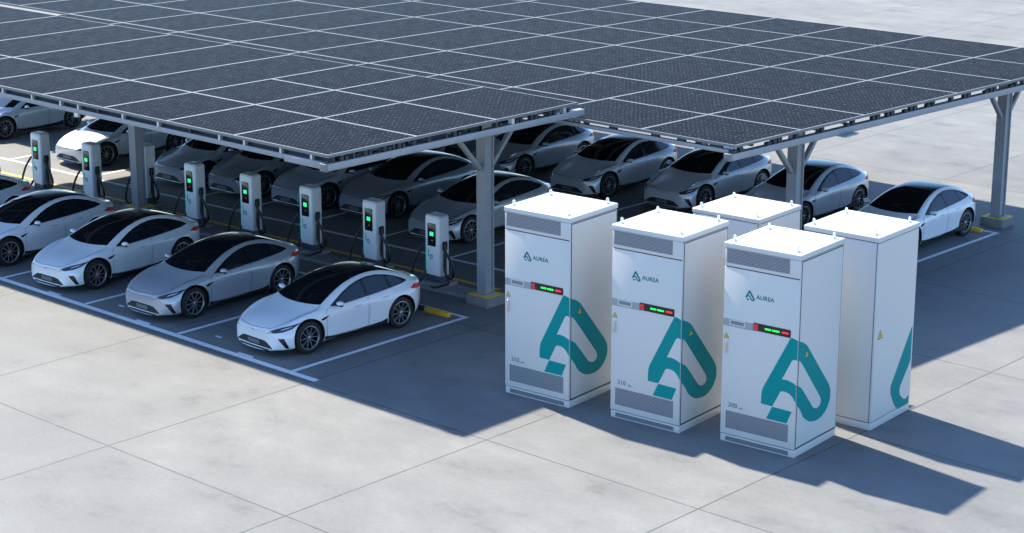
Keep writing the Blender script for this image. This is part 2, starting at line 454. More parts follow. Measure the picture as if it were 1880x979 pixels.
MB().box(-23, 3.5, 10.24, 10.30, 4.07, 4.142).build('fascia_rail', M['dark_steel'], C2) if False else None
for x in (-3.2, -10.2, -17.2, -24.2, -31.2):
    MB().box(x-.09, x+.09, 10.35 if x > -24 else 12.5, 26.79, 3.86, 4.06).build('rafter', M['steel'], C2, bevel=.01)
y = 10.5
while y < 26.8:
    xe = ex(y)-.13
    MB().box(xe-.05, xe+.045, y-.06, y+.06, 3.988, 4.147).build('bracket', M['dark_steel'], C2)
    if random.random() < .6: MB().box(xe-.06, xe+.06, y+.10, y+.26, 3.988, 4.10).build('cable_clip', M['dark_steel'], C2)
    if random.random() < .4: MB().box(xe-.05, xe+.05, y-.32, y-.16, 3.988, 4.06).build('cable_clip', M['dark_steel'], C2)
    y += random.choice((.62, .85, 1.0, 1.25))
x = 3.2
while x > -8:
    MB().box(x-random.uniform(.05, .3), x+.05, 10.21, 10.29, 4.058, 4.147).build('bracket', M['dark_steel'], C2)
    x -= random.uniform(.7, 1.3)
MB().box(ex(14.6)-.20, ex(14.6)+.14, 14.2, 14.75, 3.80, 3.842).build('splice_plate', M['steel'], C2, bevel=.006)
for x, y in ((3.72, 12.65), (4.02, 22.45)):
    i_column(C2, x, y, 4.31); braces(C2, x, y, 4.30, 1.14)
for x, y in ((-10.2, 20.2), (-7.15, 23.25), (-12.3, 22.9), (-17.2, 12.9), (-24.2, 20.2)):
    i_column(C2, x, y, 4.31)
for x, y, h in ((3.72, 12.65, 2.4), (4.02, 22.45, 2.4), (-10.2, 20.2, 4.5), (-7.15, 23.25, 1.9), (-12.3, 22.9, 2.2), (-17.2, 12.9, 2.5), (-24.2, 20.2, 4.5)):
    MB().box(x-.08, x+.08, y-h, y+h, 4.30, 4.492).build('head_beam', M['steel'], C2, bevel=.01)
rel(C2, [o for o in set(bpy.data.objects)-n0 if o.parent == C2], (1.222, -1.686, 0.44))

# ------------------------------------------------------------------ chargers
k = MB(); k.bar((-26.5, 5.92, .05), (-1.76, 7.10, .05), .62, .10)
k = k.build('kerb', M['kerb'], bevel=.02)
tag(k, 'long low concrete kerb running under the row of charging posts', 'kerb')
def smooth_path(pts, n=6):
    P = [Vector(p) for p in pts]; out = []
    for i in range(len(P)-1):
        p0, p1, p2, p3 = P[max(i-1, 0)], P[i], P[i+1], P[min(i+2, len(P)-1)]
        for s in range(n):
            t = s/n
            out.append(.5*((2*p1)+(p2-p0)*t+(2*p0-5*p1+4*p2-p3)*t*t+(3*p1-p0-3*p2+p3)*t**3))
    out.append(P[-1]); return out
def make_charger():
    r = empty('ev_charger', '', 'ev charger', 'charging posts in a row between the parking bays')
    MB().box(-.42, .42, -.33, .30, .095, .20).build('plinth', M['kerb'], r, bevel=.015)
    MB().box(-.235, .235, -.15, .15, .19, .37).build('base', M['ch_base'], r, bevel=.015)
    m = MB()
    W, D, z0, z1 = .27, .16, .36, 1.93
    prof = [(-W+.015, z0), (W-.015, z0), (W-.01, 1.0), (W, 1.25), (W, z1-.05), (W-.05, z1), (-W+.05, z1+.005), (-W, z1-.05), (-W, 1.25), (-W+.01, 1.0)]
    m.prism(prof, lambda u, v, kk: (u, -D+2*D*kk, v+(.0 if not kk else -.0)))
    m.build('body', M['ch_side'], r, bevel=.03, seg=3)
    fp = [(-W+.035, z0+.02), (W-.04, z0+.02), (W-.03, 1.25), (W-.03, z1-.09), (W-.07, z1-.05), (-W+.07, z1-.045), (-W+.03, z1-.09), (-W+.03, 1.25)]
    MB().prism(fp, lambda u, v, kk: (u, -D-.018+.03*(1-kk)*1.0, v)).build('front_panel', M['ch_white'], r, bevel=.006)
    s = MB().prism([(-.16, 1.13), (.10, 1.13), (.125, 1.155), (.125, 1.70), (.10, 1.725), (-.135, 1.725), (-.16, 1.70)],
                   lambda u, v, kk: (u, -D-.028+.015*kk, v)).build('screen', M['panel_black'], r, bevel=.004)
    m = MB()
    m.box(-.075, -.022, -D-.033, -D-.027, 1.40, 1.50); m.box(-.024, -.012, -D-.0325, -D-.0275, 1.44, 1.46); m.box(-.014, .045, -D-.033, -D-.027, 1.40, 1.50)
    m.build('screen_light', M['scr_green'], s)
    m = MB(); m.box(-.02, .02, -D-.032, -D-.027, 1.27, 1.29); m.build('screen_mark', M['scr_amber'], s)
    MB().box(-W+.038, -W+.066, -D-.024, -D-.010, z0+.12, 1.12).build('light_strip', M['teal_glow'], r)
    # emblem: short stem and a curled hook
    m = MB(); m.box(-.145, -.128, -D-.024, -D-.012, .86, 1.04); m.box(-.145, -.08, -D-.024, -D-.012, .845, .862)
    m.tube([(-.045+.045*math.cos(q), -D-.02, .85+.05*math.sin(q)) for q in (2*math.pi*i/14 for i in range(14))], .013, 6, 0, True)
    m.build('emblem', M['teal_mark'], r)
    for sx in (-1, 1):
        m = MB(); m.box(sx*(W-.01), sx*(W+.055), -.09, .05, 1.05, 1.27) if sx > 0 else m.box(-W-.055, -W+.01, -.09, .05, 1.05, 1.27)
        m.build('holster', M['matt_black'], r, bevel=.02)
    m = MB().box(W-.02, W+.015, -.02, .05, .42, 1.05); m.build('cable_guide', M['matt_black'], r, bevel=.008)
    x = W+.06
    pts = [(x-.02, -.06, 1.20), (x+.05, -.14, 1.12), (x+.22, -.14, .90), (x+.33, -.11, .64), (x+.30, -.08, .44), (x+.14, -.06, .34), (x-.01, -.05, .50), (x-.025, -.04, .80), (x-.02, -.02, 1.08)]
    MB().tube(smooth_path(pts), .033, 8).build('cable', M['cable'], r, smooth=True)
    pts = [(x-.01, -.05, .60), (x+.05, -.08, .42), (x+.19, -.14, .24), (x+.16, -.30, .215), (x-.06, -.36, .14), (x-.24, -.35, .125)]
    MB().tube(smooth_path(pts), .028, 8).build('cable', M['cable'], r, smooth=True)
    pts = [(-x+.02, -.06, 1.20), (-x-.02, -.16, 1.10), (-x-.13, -.26, .85), (-x-.23, -.33, .50), (-x-.22, -.37, .22), (-x-.04, -.36, .15), (-x+.06, -.25, .30), (-x+.09, -.16, .46)]
    MB().tube(smooth_path(pts), .033, 8).build('cable', M['cable'], r, smooth=True)
    return r
ch0 = make_charger()
CH = [(-3.22, 7.05, 'charging post nearest the yellow-capped footing of the front column'),
      (-5.52, 7.05, 'charging post behind the tail of the silver car, second in from the near end'),
      (-7.9, 6.98, 'charging post with a green screen, third in from the near end of the row'),
      (-10.22, 6.86, 'charging post in front of the dark grey car, fourth in from the near end'),
      (-12.42, 6.68, 'charging post just to the right of the column that stands among the chargers'),
      (-15.5, 7.32, 'charging post mostly hidden behind a steel column'),
      (-16.8, 6.34, 'charging post before the front wheel of the sunlit white car'),
      (-19.2, 6.22, 'charging post standing in the sun left of the sunlit white car bonnet'),
      (-21.75, 6.05, 'charging post cut off by the left edge of the photo')]
for i, (x, y, lab) in enumerate(CH):
    c = ch0 if i == 0 else copy_tree(ch0)
    move(c, (x, y, 0)); c['label'] = lab
c = copy_tree(ch0); move(c, (-13.9, 16.2, -.09)); c['label'] = 'shadowed charging post far back under the rear canopy'

# ------------------------------------------------------------------ wheel stops
def wheel_stop(x0, x1, y, label):
    r = empty('wheel_stop', label, 'wheel stop', 'yellow wheel stops at the bay ends', ((x0+x1)/2, y, 0))
    L = x1-x0; n = 3
    prof = [(-.075, .0), (.075, .0), (.06, .085), (.045, .10), (-.045, .10), (-.06, .085)]
    for i in range(n):
        a, b = -L/2+L*i/n, -L/2+L*(i+1)/n
        if i == n-1: a -= L*.12
        if i == n-2: b -= L*.12
        m = MB().prism(prof, lambda u, v, kk: (a+.001+(b-a-.002)*kk, u, v))
        m.build('stop_block', M['stop_yellow'] if i != 1 else M['black_rubber'], r, bevel=.008)
    return r
wheel_stop(-3.0, -1.22, 5.42, 'yellow and black wheel stop behind the nearest white car')
wheel_stop(2.1, 4.12, 21.42, 'yellow wheel stop behind the rightmost white car near the far column')
wheel_stop(-1.3, .45, 21.42, 'wheel stop behind the silver car beside the rightmost white car')

# ------------------------------------------------------------------ cars
def key(ks, y):
    """monotone-ish interpolation of (y, value) keys"""
    if y <= ks[0][0]: return ks[0][1]
    if y >= ks[-1][0]: return ks[-1][1]
    for i in range(len(ks)-1):
        if ks[i][0] <= y <= ks[i+1][0]:
            x0, v0 = ks[i]; x1, v1 = ks[i+1]; h = x1-x0; t = (y-x0)/h
            def slope(j):
                if j <= 0 or j >= len(ks)-1: return None
                return (ks[j+1][1]-ks[j-1][1])/(ks[j+1][0]-ks[j-1][0])
            d = (v1-v0)/h
            m0 = slope(i); m1 = slope(i+1)
            m0 = d if m0 is None else m0; m1 = d if m1 is None else m1
            t2, t3 = t*t, t*t*t
            return (2*t3-3*t2+1)*v0+(t3-2*t2+t)*h*m0+(-2*t3+3*t2)*v1+(t3-t2)*h*m1
LN = {  # feature lines: half-width x and height z keyed along y (front axle at 0, front towards -y)
    1: ([(-.97, .40), (-.85, .60), (-.4, .66), (3., .66), (3.5, .60), (3.7, .45)], [(-.97, .17), (3.0, .17), (3.5, .24), (3.7, .32)]),
    2: ([(-.97, .58), (-.85, .78), (-.5, .86), (0, .88), (1.4, .87), (2.8, .89), (3.4, .84), (3.7, .66)], [(-.97, .19), (-.5, .18), (2.8, .19), (3.4, .27), (3.7, .36)]),
    3: ([(-.97, .62), (-.85, .84), (-.5, .915), (0, .945), (.7, .925), (1.4, .915), (2.1, .925), (2.8, .955), (3.4, .90), (3.7, .70)], [(-.97, .28), (-.5, .27), (2.8, .29), (3.4, .40), (3.7, .46)]),
    4: ([(-.97, .62), (-.85, .84), (-.5, .92), (0, .955), (.7, .918), (1.4, .905), (2.1, .925), (2.8, .975), (3.4, .91), (3.7, .71)], [(-.97, .42), (-.5, .44), (0, .48), (2.8, .52), (3.4, .58), (3.7, .62)]),
    5: ([(-.97, .59), (-.85, .80), (-.5, .90), (0, .955), (.7, .94), (1.4, .935), (2.1, .945), (2.8, .975), (3.4, .89), (3.7, .72)], [(-.97, .53), (-.5, .61), (0, .69), (.7, .72), (1.4, .735), (2.8, .76), (3.4, .79), (3.7, .78)]),
    6: ([(-.97, .55), (-.85, .74), (-.5, .85), (0, .915), (.7, .92), (1.4, .925), (2.1, .925), (2.8, .935), (3.4, .85), (3.7, .70)], [(-.97, .595), (-.85, .63), (-.5, .73), (0, .84), (.7, .87), (1.4, .885), (2.1, .905), (2.8, .94), (3.4, .93), (3.7, .90)]),
    7: ([(-.97, .50), (-.85, .66), (-.5, .765), (0, .82), (.5, .85), (1.0, .865), (1.75, .87), (2.5, .855), (3.1, .835), (3.4, .79), (3.7, .66)], [(-.97, .625), (-.85, .675), (-.5, .812), (0, .925), (.45, .960), (1.0, .967), (1.75, .985), (2.5, 1.02), (3.1, 1.035), (3.4, 1.01), (3.7, .985)]),
    8: ([(-.97, .40), (-.85, .52), (-.5, .63), (0, .70), (.30, .76), (.47, .785), (.82, .75), (1.26, .69), (1.75, .625), (2.15, .605), (2.55, .615), (2.9, .645), (3.15, .675), (3.4, .68), (3.7, .60)],
        [(-.97, .635), (-.85, .685), (-.5, .768), (0, .862), (.30, .938), (.47, 1.003), (.82, 1.155), (1.26, 1.318), (1.75, 1.415), (2.15, 1.435), (2.55, 1.395), (2.9, 1.29), (3.15, 1.195), (3.4, 1.09), (3.7, 1.03)]),
    9: ([(-.97, .30), (-.85, .40), (-.5, .48), (0, .55), (.30, .65), (.47, .70), (.82, .655), (1.26, .59), (1.75, .52), (2.15, .50), (2.55, .51), (2.9, .54), (3.15, .57), (3.4, .58), (3.7, .48)],
        [(-.97, .64), (-.85, .695), (-.5, .785), (0, .882), (.30, .97), (.47, 1.035), (.82, 1.19), (1.26, 1.352), (1.75, 1.45), (2.15, 1.472), (2.55, 1.435), (2.9, 1.33), (3.15, 1.235), (3.4, 1.115), (3.7, 1.045)]),
    10: ([(-.97, .16), (-.85, .22), (0, .30), (.62, .38), (1.35, .32), (2.15, .28), (2.9, .30), (3.4, .32), (3.7, .26)],
         [(-.97, .645), (-.85, .71), (-.5, .812), (0, .912), (.15, .955), (.30, 1.01), (.47, 1.072), (.82, 1.232), (1.26, 1.392), (1.75, 1.48), (2.15, 1.497), (2.55, 1.463), (2.9, 1.36), (3.15, 1.262), (3.4, 1.13), (3.7, 1.05)]),
}
BOW = [(-.97, .30), (-.85, .28), (-.5, .17), (-.2, .06), (.1, 0), (3.1, 0), (3.4, -.08), (3.6, -.17), (3.7, -.19)]
ST = [-.97, -.93, -.85, -.70, -.5, -.25, .05, .32, .47, .62, .80, 1.05, 1.35, 1.75, 2.15, 2.55, 2.9, 3.15, 3.35, 3.5, 3.62, 3.68, 3.70]
def body_cage():
    rings = []
    for y in ST:
        ring = []
        for j in range(12):
            if j == 0: x, z = 0., key(LN[1][1], y)
            elif j == 11: x, z = 0., key(LN[10][1], y)+.006
            else: x, z = key(LN[j][0], y), key(LN[j][1], y)
            yy = y+key(BOW, y)*(x/.95)**2.2
            if j >= 8 and y > 3.3: yy += .0
            ring.append((x, yy, z))
        rings.append(ring)
    v = []; f = []
    n = len(rings); idx = {}
    for i in range(n):
        for j in range(12):
            x, y, z = rings[i][j]
            idx[i, j, 1] = len(v); v.append((x, y, z))
            if j in (0, 11): idx[i, j, -1] = idx[i, j, 1]
            else: idx[i, j, -1] = len(v); v.append((-x, y, z))
    for i in range(n-1):
        for j in range(11):
            for s in (1, -1):
                q = [idx[i, j, s], idx[i, j+1, s], idx[i+1, j+1, s], idx[i+1, j, s]]
                f.append(q if s > 0 else q[::-1])
    for i, flip in ((0, True), (n-1, False)):
        for j in range(11):
            q = []
            for t in (idx[i, j, 1], idx[i, j+1, 1], idx[i, j+1, -1], idx[i, j, -1]):
                if t not in q: q.append(t)
            f.append(q[::-1] if flip else q)
    return v, f

def eval_mesh(o):
    dg = bpy.context.evaluated_depsgraph_get(); dg.update()
    return bpy.data.meshes.new_from_object(o.evaluated_get(dg), depsgraph=dg)

class Skin:
    """the smooth body surface: projects patches on to it with matching normals"""
    def __init__(s, me):
        bm = bmesh.new(); bm.from_mesh(me); bmesh.ops.triangulate(bm, faces=bm.faces); bm.normal_update()
        s.co = [v.co.copy() for v in bm.verts]; s.no = [v.normal.copy() for v in bm.verts]
        s.tri = [[v.index for v in f.verts] for f in bm.faces]
        s.t = BVHTree.FromPolygons(s.co, s.tri); bm.free()
    def nrm(s, p, i):
        a, b, c = (s.co[k] for k in s.tri[i]); na, nb, nc = (s.no[k] for k in s.tri[i])
        v0, v1, v2 = b-a, c-a, p-a
        d00, d01, d11, d20, d21 = v0.dot(v0), v0.dot(v1), v1.dot(v1), v2.dot(v0), v2.dot(v1)
        den = d00*d11-d01*d01 or 1e-9
        v = (d11*d20-d01*d21)/den; w_ = (d00*d21-d01*d20)/den
        return (na*(1-v-w_)+nb*v+nc*w_).normalized()
    def shoot(s, p, d):
        h = s.t.ray_cast(p-d*4, d)
        if h[0] is None:
            h = s.t.find_nearest(p)
        return h[0], s.nrm(h[0], h[2])
def rounded(pts, r=.03, n=4):
    out = []; N = len(pts)
    for i in range(N):
        p = Vector(pts[i]); a = Vector(pts[i-1]); b = Vector(pts[(i+1) % N])
        da, db = (a-p), (b-p); ra = min(r, da.length*.45); rb = min(r, db.length*.45)
        A = p+da.normalized()*ra; B = p+db.normalized()*rb
        for k in range(n+1):
            t = k/n; out.append(tuple((1-t)**2*A+2*t*(1-t)*p+t*t*B))
    return out
def patch(name, skin, pts, d, mat, parent, off=.004, step=.06, depth=.012, mirror=False):
    """pts: 3D outline near the body, d: projection direction; makes a thin shell lying on the body"""
    d = Vector(d).normalized()
    if mirror:
        pts = [(-p[0], p[1], p[2]) for p in pts]; d = Vector((-d.x, d.y, d.z))
    a = Vector((0, 0, 1)) if abs(d.z) < .9 else Vector((0, 1, 0))
    u = d.cross(a).normalized(); w_ = u.cross(d).normalized()
    bm = bmesh.new()
    vs = [bm.verts.new((Vector(p).dot(u), Vector(p).dot(w_), 0)) for p in pts]
    bm.faces.new(vs)
    xs = [v.co.x for v in bm.verts]; ys = [v.co.y for v in bm.verts]
    for lo, hi, ax in ((min(xs), max(xs), 0), (min(ys), max(ys), 1)):
        n = max(1, int((hi-lo)/step)); 
        for k in range(1, n):
            co = [0, 0, 0]; co[ax] = lo+(hi-lo)*k/n; no = [0, 0, 0]; no[ax] = 1
            bmesh.ops.bisect_plane(bm, geom=bm.verts[:]+bm.edges[:]+bm.faces[:], plane_co=co, plane_no=no, dist=1e-6)
    bmesh.ops.remove_doubles(bm, verts=bm.verts, dist=.0008)
    bmesh.ops.triangulate(bm, faces=[f for f in bm.faces if len(f.verts) > 4])
    bm.verts.index_update()
    P = []; N = []
    for v in bm.verts:
        h, nn = skin.shoot(u*v.co.x+w_*v.co.y, d)
        P.append(h); N.append(nn)
    F = [[v.index for v in f.verts] for f in bm.faces]
    B = [(e.verts[0].index, e.verts[1].index) for e in bm.edges if len(e.link_faces) == 1]
    bm.free()
    # faces must look against d
    f0 = F[0]; nn = (P[f0[1]]-P[f0[0]]).cross(P[f0[2]]-P[f0[0]])
    tot = sum(((P[f[1]]-P[f[0]]).cross(P[f[2]]-P[f[0]])).dot(N[f[0]]) for f in F)
    if tot < 0: F = [f[::-1] for f in F]
    n = len(P)
    V = [p+q*off for p, q in zip(P, N)]+[p+q*(off-depth) for p, q in zip(P, N)]
    edges = {}
    for f in F:
        for i in range(len(f)): edges[f[i], f[(i+1) % len(f)]] = 1
    rim = [(b, a_, n+a_, n+b) for a_, b in edges if (b, a_) not in edges]
    F2 = F+rim
    me = bpy.data.meshes.new(name); me.from_pydata([tuple(p) for p in V], [], F2); me.materials.append(mat)
    ln = []
    for pi, p in enumerate(me.polygons):
        p.use_smooth = True
        for li in p.loop_indices:
            vi = me.loops[li].vertex_index
            ln.append(tuple(N[vi]) if pi < len(F) else tuple(p.normal))
    me.normals_split_custom_set(ln)
    o = bpy.data.objects.new(name, me); COL.objects.link(o); o.parent = parent
    return o

def cyl_mesh(r, x0, x1, y, z, n=64):
    m = MB(); v = [(x, y+r*math.cos(q), z+r*math.sin(q)) for x in (x0, x1) for q in (2*math.pi*k/n for k in range(n))]
    f = [list(range(n)), list(range(n, 2*n))[::-1]]+[((k+1) % n, k, n+k, n+(k+1) % n) for k in range(n)]
    return m.add(v, f)

WB, WR = 2.80, .385
def make_wheel(parent, sx, y):
    fn = lambda c, s, a: (sx*a, y+c, WR+s)
    hub = MB(); hub.lathe([(.0, .80), (.155, .80), (.155, .815), (.0, .815)], 28, fn)
    hub.lathe([(.262, .72), (.262, .90)], 40, fn)
    w_ = hub.build('wheel', M['rim_dark'], parent, smooth=True)
    t = MB(); t.lathe([(.262, .70), (.33, .69), (.372, .70), (.385, .725), (.385, .875), (.374, .905), (.335, .922), (.29, .925), (.268, .915), (.262, .90), (.262, .70)], 56, fn)
    t.build('tyre', M['tyre'], w_, smooth=True)
    r = MB()
    r.lathe([(.262, .905), (.272, .924), (.282, .922), (.280, .90), (.268, .885), (.256, .885), (.256, .905), (.262, .905)], 56, fn)
    for k in range(10):
        pair = k//2; side = 1 if k % 2 else -1
        q0 = 2*math.pi*pair/5+side*.16+.3; q1 = 2*math.pi*pair/5+side*.335+.3
        a = (.045, q0); b = (.262, q1); wd0, wd1 = .019, .013
        vs = []
        for (rr, q), ww in ((a, wd0), (b, wd1)):
            for dx in (.875 if rr < .1 else .892, .915 if rr < .1 else .918):
                for s_ in (-1, 1):
                    c = rr*math.cos(q)-s_*ww/2*math.sin(q); s2 = rr*math.sin(q)+s_*ww/2*math.cos(q)
                    vs.append(fn(c, s2, dx))
        r.add(vs, [(0, 1, 3, 2), (4, 6, 7, 5), (0, 4, 5, 1), (2, 3, 7, 6), (0, 2, 6, 4), (1, 5, 7, 3)])
    r.lathe([(.0, .922), (.03, .921), (.042, .912), (.046, .875)], 20, fn)
    r.build('rim', M['rim'], w_, smooth=True)
    return w_

def make_car(paint):
    root = empty('parked_car', '', 'car', 'cars parked under the solar canopies')
    v, f = body_cage()
    me = bpy.data.meshes.new('body'); me.from_pydata(v, [], f)
    bm = bmesh.new(); bm.from_mesh(me); bmesh.ops.recalc_face_normals(bm, faces=bm.faces)
    cr = bm.edges.layers.float.new('crease_edge'); bm.verts.ensure_lookup_table()
    K7 = {(round(key(LN[7][0], y), 4), round(key(LN[7][1], y), 4)): y for y in ST}
    for e in bm.edges:
        ys = [K7.get((round(abs(q.co.x), 4), round(q.co.z, 4))) for q in e.verts]
        if None not in ys and ys[0] != ys[1] and max(ys) < .5 and min(ys) > -.9: e[cr] = .75
    bm.to_mesh(me); bm.free()
    o = bpy.data.objects.new('body_cage', me); COL.objects.link(o)
    md = o.modifiers.new('s', 'SUBSURF'); md.levels = 2; md.render_levels = 2
    sm = eval_mesh(o)
    skin = Skin(sm)
    # wheel wells: boolean with cylinders
    o.modifiers.clear(); o.data = sm
    sm.materials.clear(); sm.materials.append(paint); sm.materials.append(M['matt_black'])
    for p in sm.polygons: p.material_index = 0
    cut = MB()
    for y in (0, WB):
        for s in (-1, 1): cut.add(*[(a) for a in (lambda c: (c.v, c.f))(cyl_mesh(.435, s*.60, s*1.2, y, WR+.012))], 1)
    co = cut.build('cutter', [paint, M['matt_black']])
    for p in co.data.polygons: p.material_index = 1
    b = o.modifiers.new('b', 'BOOLEAN'); b.operation = 'DIFFERENCE'; b.object = co; b.solver = 'EXACT'
    bmesh_ = eval_mesh(o)
    body = bpy.data.objects.new('body', bmesh_); COL.objects.link(body); body.parent = root
    bpy.data.objects.remove(co); bpy.data.objects.remove(o)
    ln = []
    for p in bmesh_.polygons:
        p.use_smooth = True
        well = p.material_index == 1
        for li in p.loop_indices:
            c = bmesh_.vertices[bmesh_.loops[li].vertex_index].co
            if well: ln.append(tuple(p.normal))
            else:
                h = skin.t.find_nearest(c); ln.append(tuple(skin.nrm(h[0], h[2])))
    bmesh_.normals_split_custom_set(ln)
    PT = lambda *a, **k: patch(a[0], skin, *a[1:], **k)
    # glass on top: one outline each
    A = [(.735, .49), (.70, .66), (.655, .90), (.594, 1.27), (.553, 1.60)]
    base = [(x, .295+.19*(abs(x)/.735)**2.2, 1.) for x in [(-.70+.14*i) for i in range(11)]]
    ws = [(-x, y, 1) for x, y in reversed(A)]+base+[(x, y, 1) for x, y in A]
    ws = ws+[(x, 1.60-.05*(1-(x/.55)**2), 1) for x in (.4, .2, 0, -.2, -.4)]
    dn = (0, 0, -1)
    PT('windshield', ws, dn, M['glass'], root, step=.08)
    rf = [(-.553, 1.612, 1), (-.4, 1.58, 1), (-.2, 1.563, 1), (0, 1.557, 1), (.2, 1.563, 1), (.4, 1.58, 1), (.553, 1.612, 1), (.532, 1.85, 1), (.525, 2.15, 1), (.535, 2.44, 1), (.3, 2.47, 1), (0, 2.48, 1), (-.3, 2.47, 1), (-.535, 2.44, 1), (-.525, 2.15, 1), (-.532, 1.85, 1)]
    PT('roof_glass', rf, dn, M['gloss_black'], root, step=.09)
    rw = [(-.535, 2.452, 1), (-.3, 2.482, 1), (0, 2.492, 1), (.3, 2.482, 1), (.535, 2.452, 1), (.56, 2.8, 1), (.595, 3.08, 1), (.57, 3.22, 1), (.3, 3.29, 1), (0, 3.31, 1), (-.3, 3.29, 1), (-.57, 3.22, 1), (-.595, 3.08, 1), (-.56, 2.8, 1)]
    PT('rear_window', rw, dn, M['glass'], root, step=.09)
    # bonnet and panel gaps
    bon = [(-.52, -.76, 1), (-.3, -.86, 1), (0, -.90, 1), (.3, -.86, 1), (.52, -.76, 1), (.62, -.5, 1), (.69, 0, 1), (.755, .30, 1), (.755, .45, 1), (.55, .35, 1), (.3, .285, 1), (0, .265, 1), (-.3, .285, 1), (-.55, .35, 1), (-.755, .45, 1), (-.755, .30, 1), (-.69, 0, 1), (-.62, -.5, 1)]
    sc_ = [(x*1.012, (y+.13)*1.012-.13, z) for x, y, z in bon]
    PT('bonnet_gap', sc_, dn, M['seam'], root, off=.0015, step=.07)
    PT('bonnet', bon, dn, paint, root, off=.0045, step=.06)
    for mir in (False, True):
        S = (-1, 0, 0)
        side = lambda pts: [(1., y, z) for y, z in pts]
        # side glazing: black surround, then three panes
        dlo = [(.66, .970), (.88, 1.083), (1.13, 1.20), (1.38, 1.288), (1.66, 1.352), (1.95, 1.385), (2.25, 1.375), (2.52, 1.33), (2.78, 1.255), (2.98, 1.175), (3.12, 1.10), (2.85, 1.062), (2.5, 1.04), (2.0, 1.008), (1.5, .985), (.95, .964)]
        dl = rounded(side(dlo), .05, 3)
        PT('window_surround', dl, S, M['gloss_black'], root, off=.004, step=.07, mirror=mir)
        p1 = [(.87, .995), (1.14, 1.167), (1.39, 1.258), (1.66, 1.322), (1.72, 1.332), (1.745, 1.010), (1.4, .995)]
        p2 = [(1.815, 1.345), (1.95, 1.358), (2.25, 1.348), (2.45, 1.312), (2.49, 1.062), (2.1, 1.035), (1.835, 1.022)]
        p3 = [(2.53, 1.295), (2.76, 1.228), (2.94, 1.16), (3.01, 1.115), (2.8, 1.082), (2.57, 1.068)]
        for p in (p1, p2, p3):
            PT('side_window', rounded(side(p), .03, 3), S, M['side_glass'], root, off=.0065, step=.07, mirror=mir)
        # doors
        d1 = [(.52, .30), (.50, .60), (.53, .89), (.60, .945), (1.1, .955), (1.5, .97), (1.765, .985), (1.77, .6), (1.74, .30)]
        d2 = [(1.78, .30), (1.81, .6), (1.805, .987), (2.1, .995), (2.5, 1.025), (2.62, 1.03), (2.66, .92), (2.50, .80), (2.40, .70), (2.33, .55), (2.30, .42), (2.27, .30)]
        for d_, hy in ((d1, 1.45), (d2, 2.28)):
            cy = sum(q[0] for q in d_)/len(d_); cz = sum(q[1] for q in d_)/len(d_)
            bigger = [(cy+(y-cy)*1.014, cz+(z-cz)*1.020) for y, z in d_]
            PT('door_gap', rounded(side(bigger), .03, 3), S, M['seam'], root, off=.0012, step=.08, mirror=mir)
            dd = PT('door', rounded(side(d_), .03, 3), S, paint, root, off=.0038, step=.07, mirror=mir)
            hz = .835 if hy < 2 else .875
            PT('handle', rounded(side([(hy-.09, hz-.012), (hy+.10, hz-.004), (hy+.10, hz+.02), (hy-.09, hz+.012)]), .01, 2), S, M['handle'], dd, off=.012, step=.05, depth=.02, mirror=mir)
        sill = [(.43, .20), (1.4, .20), (2.37, .205), (2.34, .36), (2.15, .315), (1.4, .275), (.75, .285), (.44, .33)]
        PT('sill_trim', side(sill), S, M['matt_black'], root, off=.012, step=.08, depth=.02, mirror=mir)
        vent = [(.33, .735), (.40, .722), (.47, .742), (.60, .80), (.48, .793), (.37, .775)]
        PT('fender_vent', side(vent), S, M['gloss_black'], root, off=.006, step=.04, mirror=mir)
        hl = [(.48, -.86, .585), (.64, -.74, .588), (.76, -.62, .615), (.86, -.46, .68), (.91, -.24, .80), (.83, -.44, .757), (.73, -.58, .722), (.62, -.70, .678), (.52, -.80, .630)]
        h = PT('headlight', hl, (-.62, .72, -.30), M['lamp'], root, off=.005, step=.05, mirror=mir)
        ld = [(.70, -.665, .645), (.80, -.54, .685), (.86, -.42, .735), (.81, -.50, .715), (.72, -.62, .675)]
        PT('headlight_led', ld, (-.62, .72, -.30), M['lamp_led'], h, off=.0075, step=.03, mirror=mir)
        cv = [(.70, -.74, .475), (.80, -.64, .480), (.865, -.55, .25), (.82, -.60, .24)]
        PT('corner_vent', cv, (-.62, .78, 0), M['gloss_black'], root, off=.006, step=.04, mirror=mir)
        tl = [(.93, 3.12, .925), (.90, 3.36, .875), (.80, 3.58, .86), (.50, 3.7, .865), (.50, 3.7, .925), (.80, 3.58, .96), (.90, 3.34, .985)]
        PT('tail_light', tl, (-.75, -.66, 0), M['tail'], root, off=.007, step=.04, mirror=mir)
        s = -1 if mir else 1
        # mirror: shell on a black foot
        mb = MB(); n1, n2 = 14, 10
        vs = []; fs = []
        for i in range(n1):
            for j in range(n2+1):
                th = 2*math.pi*i/n1; ph = math.pi*j/n2
                a_, b_, c_ = math.sin(ph)*math.cos(th), math.sin(ph)*math.sin(th), math.cos(ph)
                yy = .075*b_*(1.25 if b_ < 0 else .45)
                vs.append((s*(1.005+.115*c_), .86+yy, 1.035+.062*a_*(1. if a_ > 0 else .75)+.012*c_))
        for i in range(n1):
            for j in range(n2):
                k2 = (i+1) % n1; fs.append((i*(n2+1)+j, k2*(n2+1)+j, k2*(n2+1)+j+1, i*(n2+1)+j+1))
        mb.add(vs, fs); mo = mb.build('mirror', paint, root, smooth=True)
        ft = MB(); ft.bar((s*.865, .865, .965), (s*.985, .86, .992), .075, .022); ft.box(*(sorted((s*.93, s*1.09))), .80, .88, .978, .990)
        ft.build('mirror_foot', M['gloss_black'], mo, bevel=.006)
        for y in (0, WB): make_wheel(root, s, y)
    F_ = (0, 1, 0)
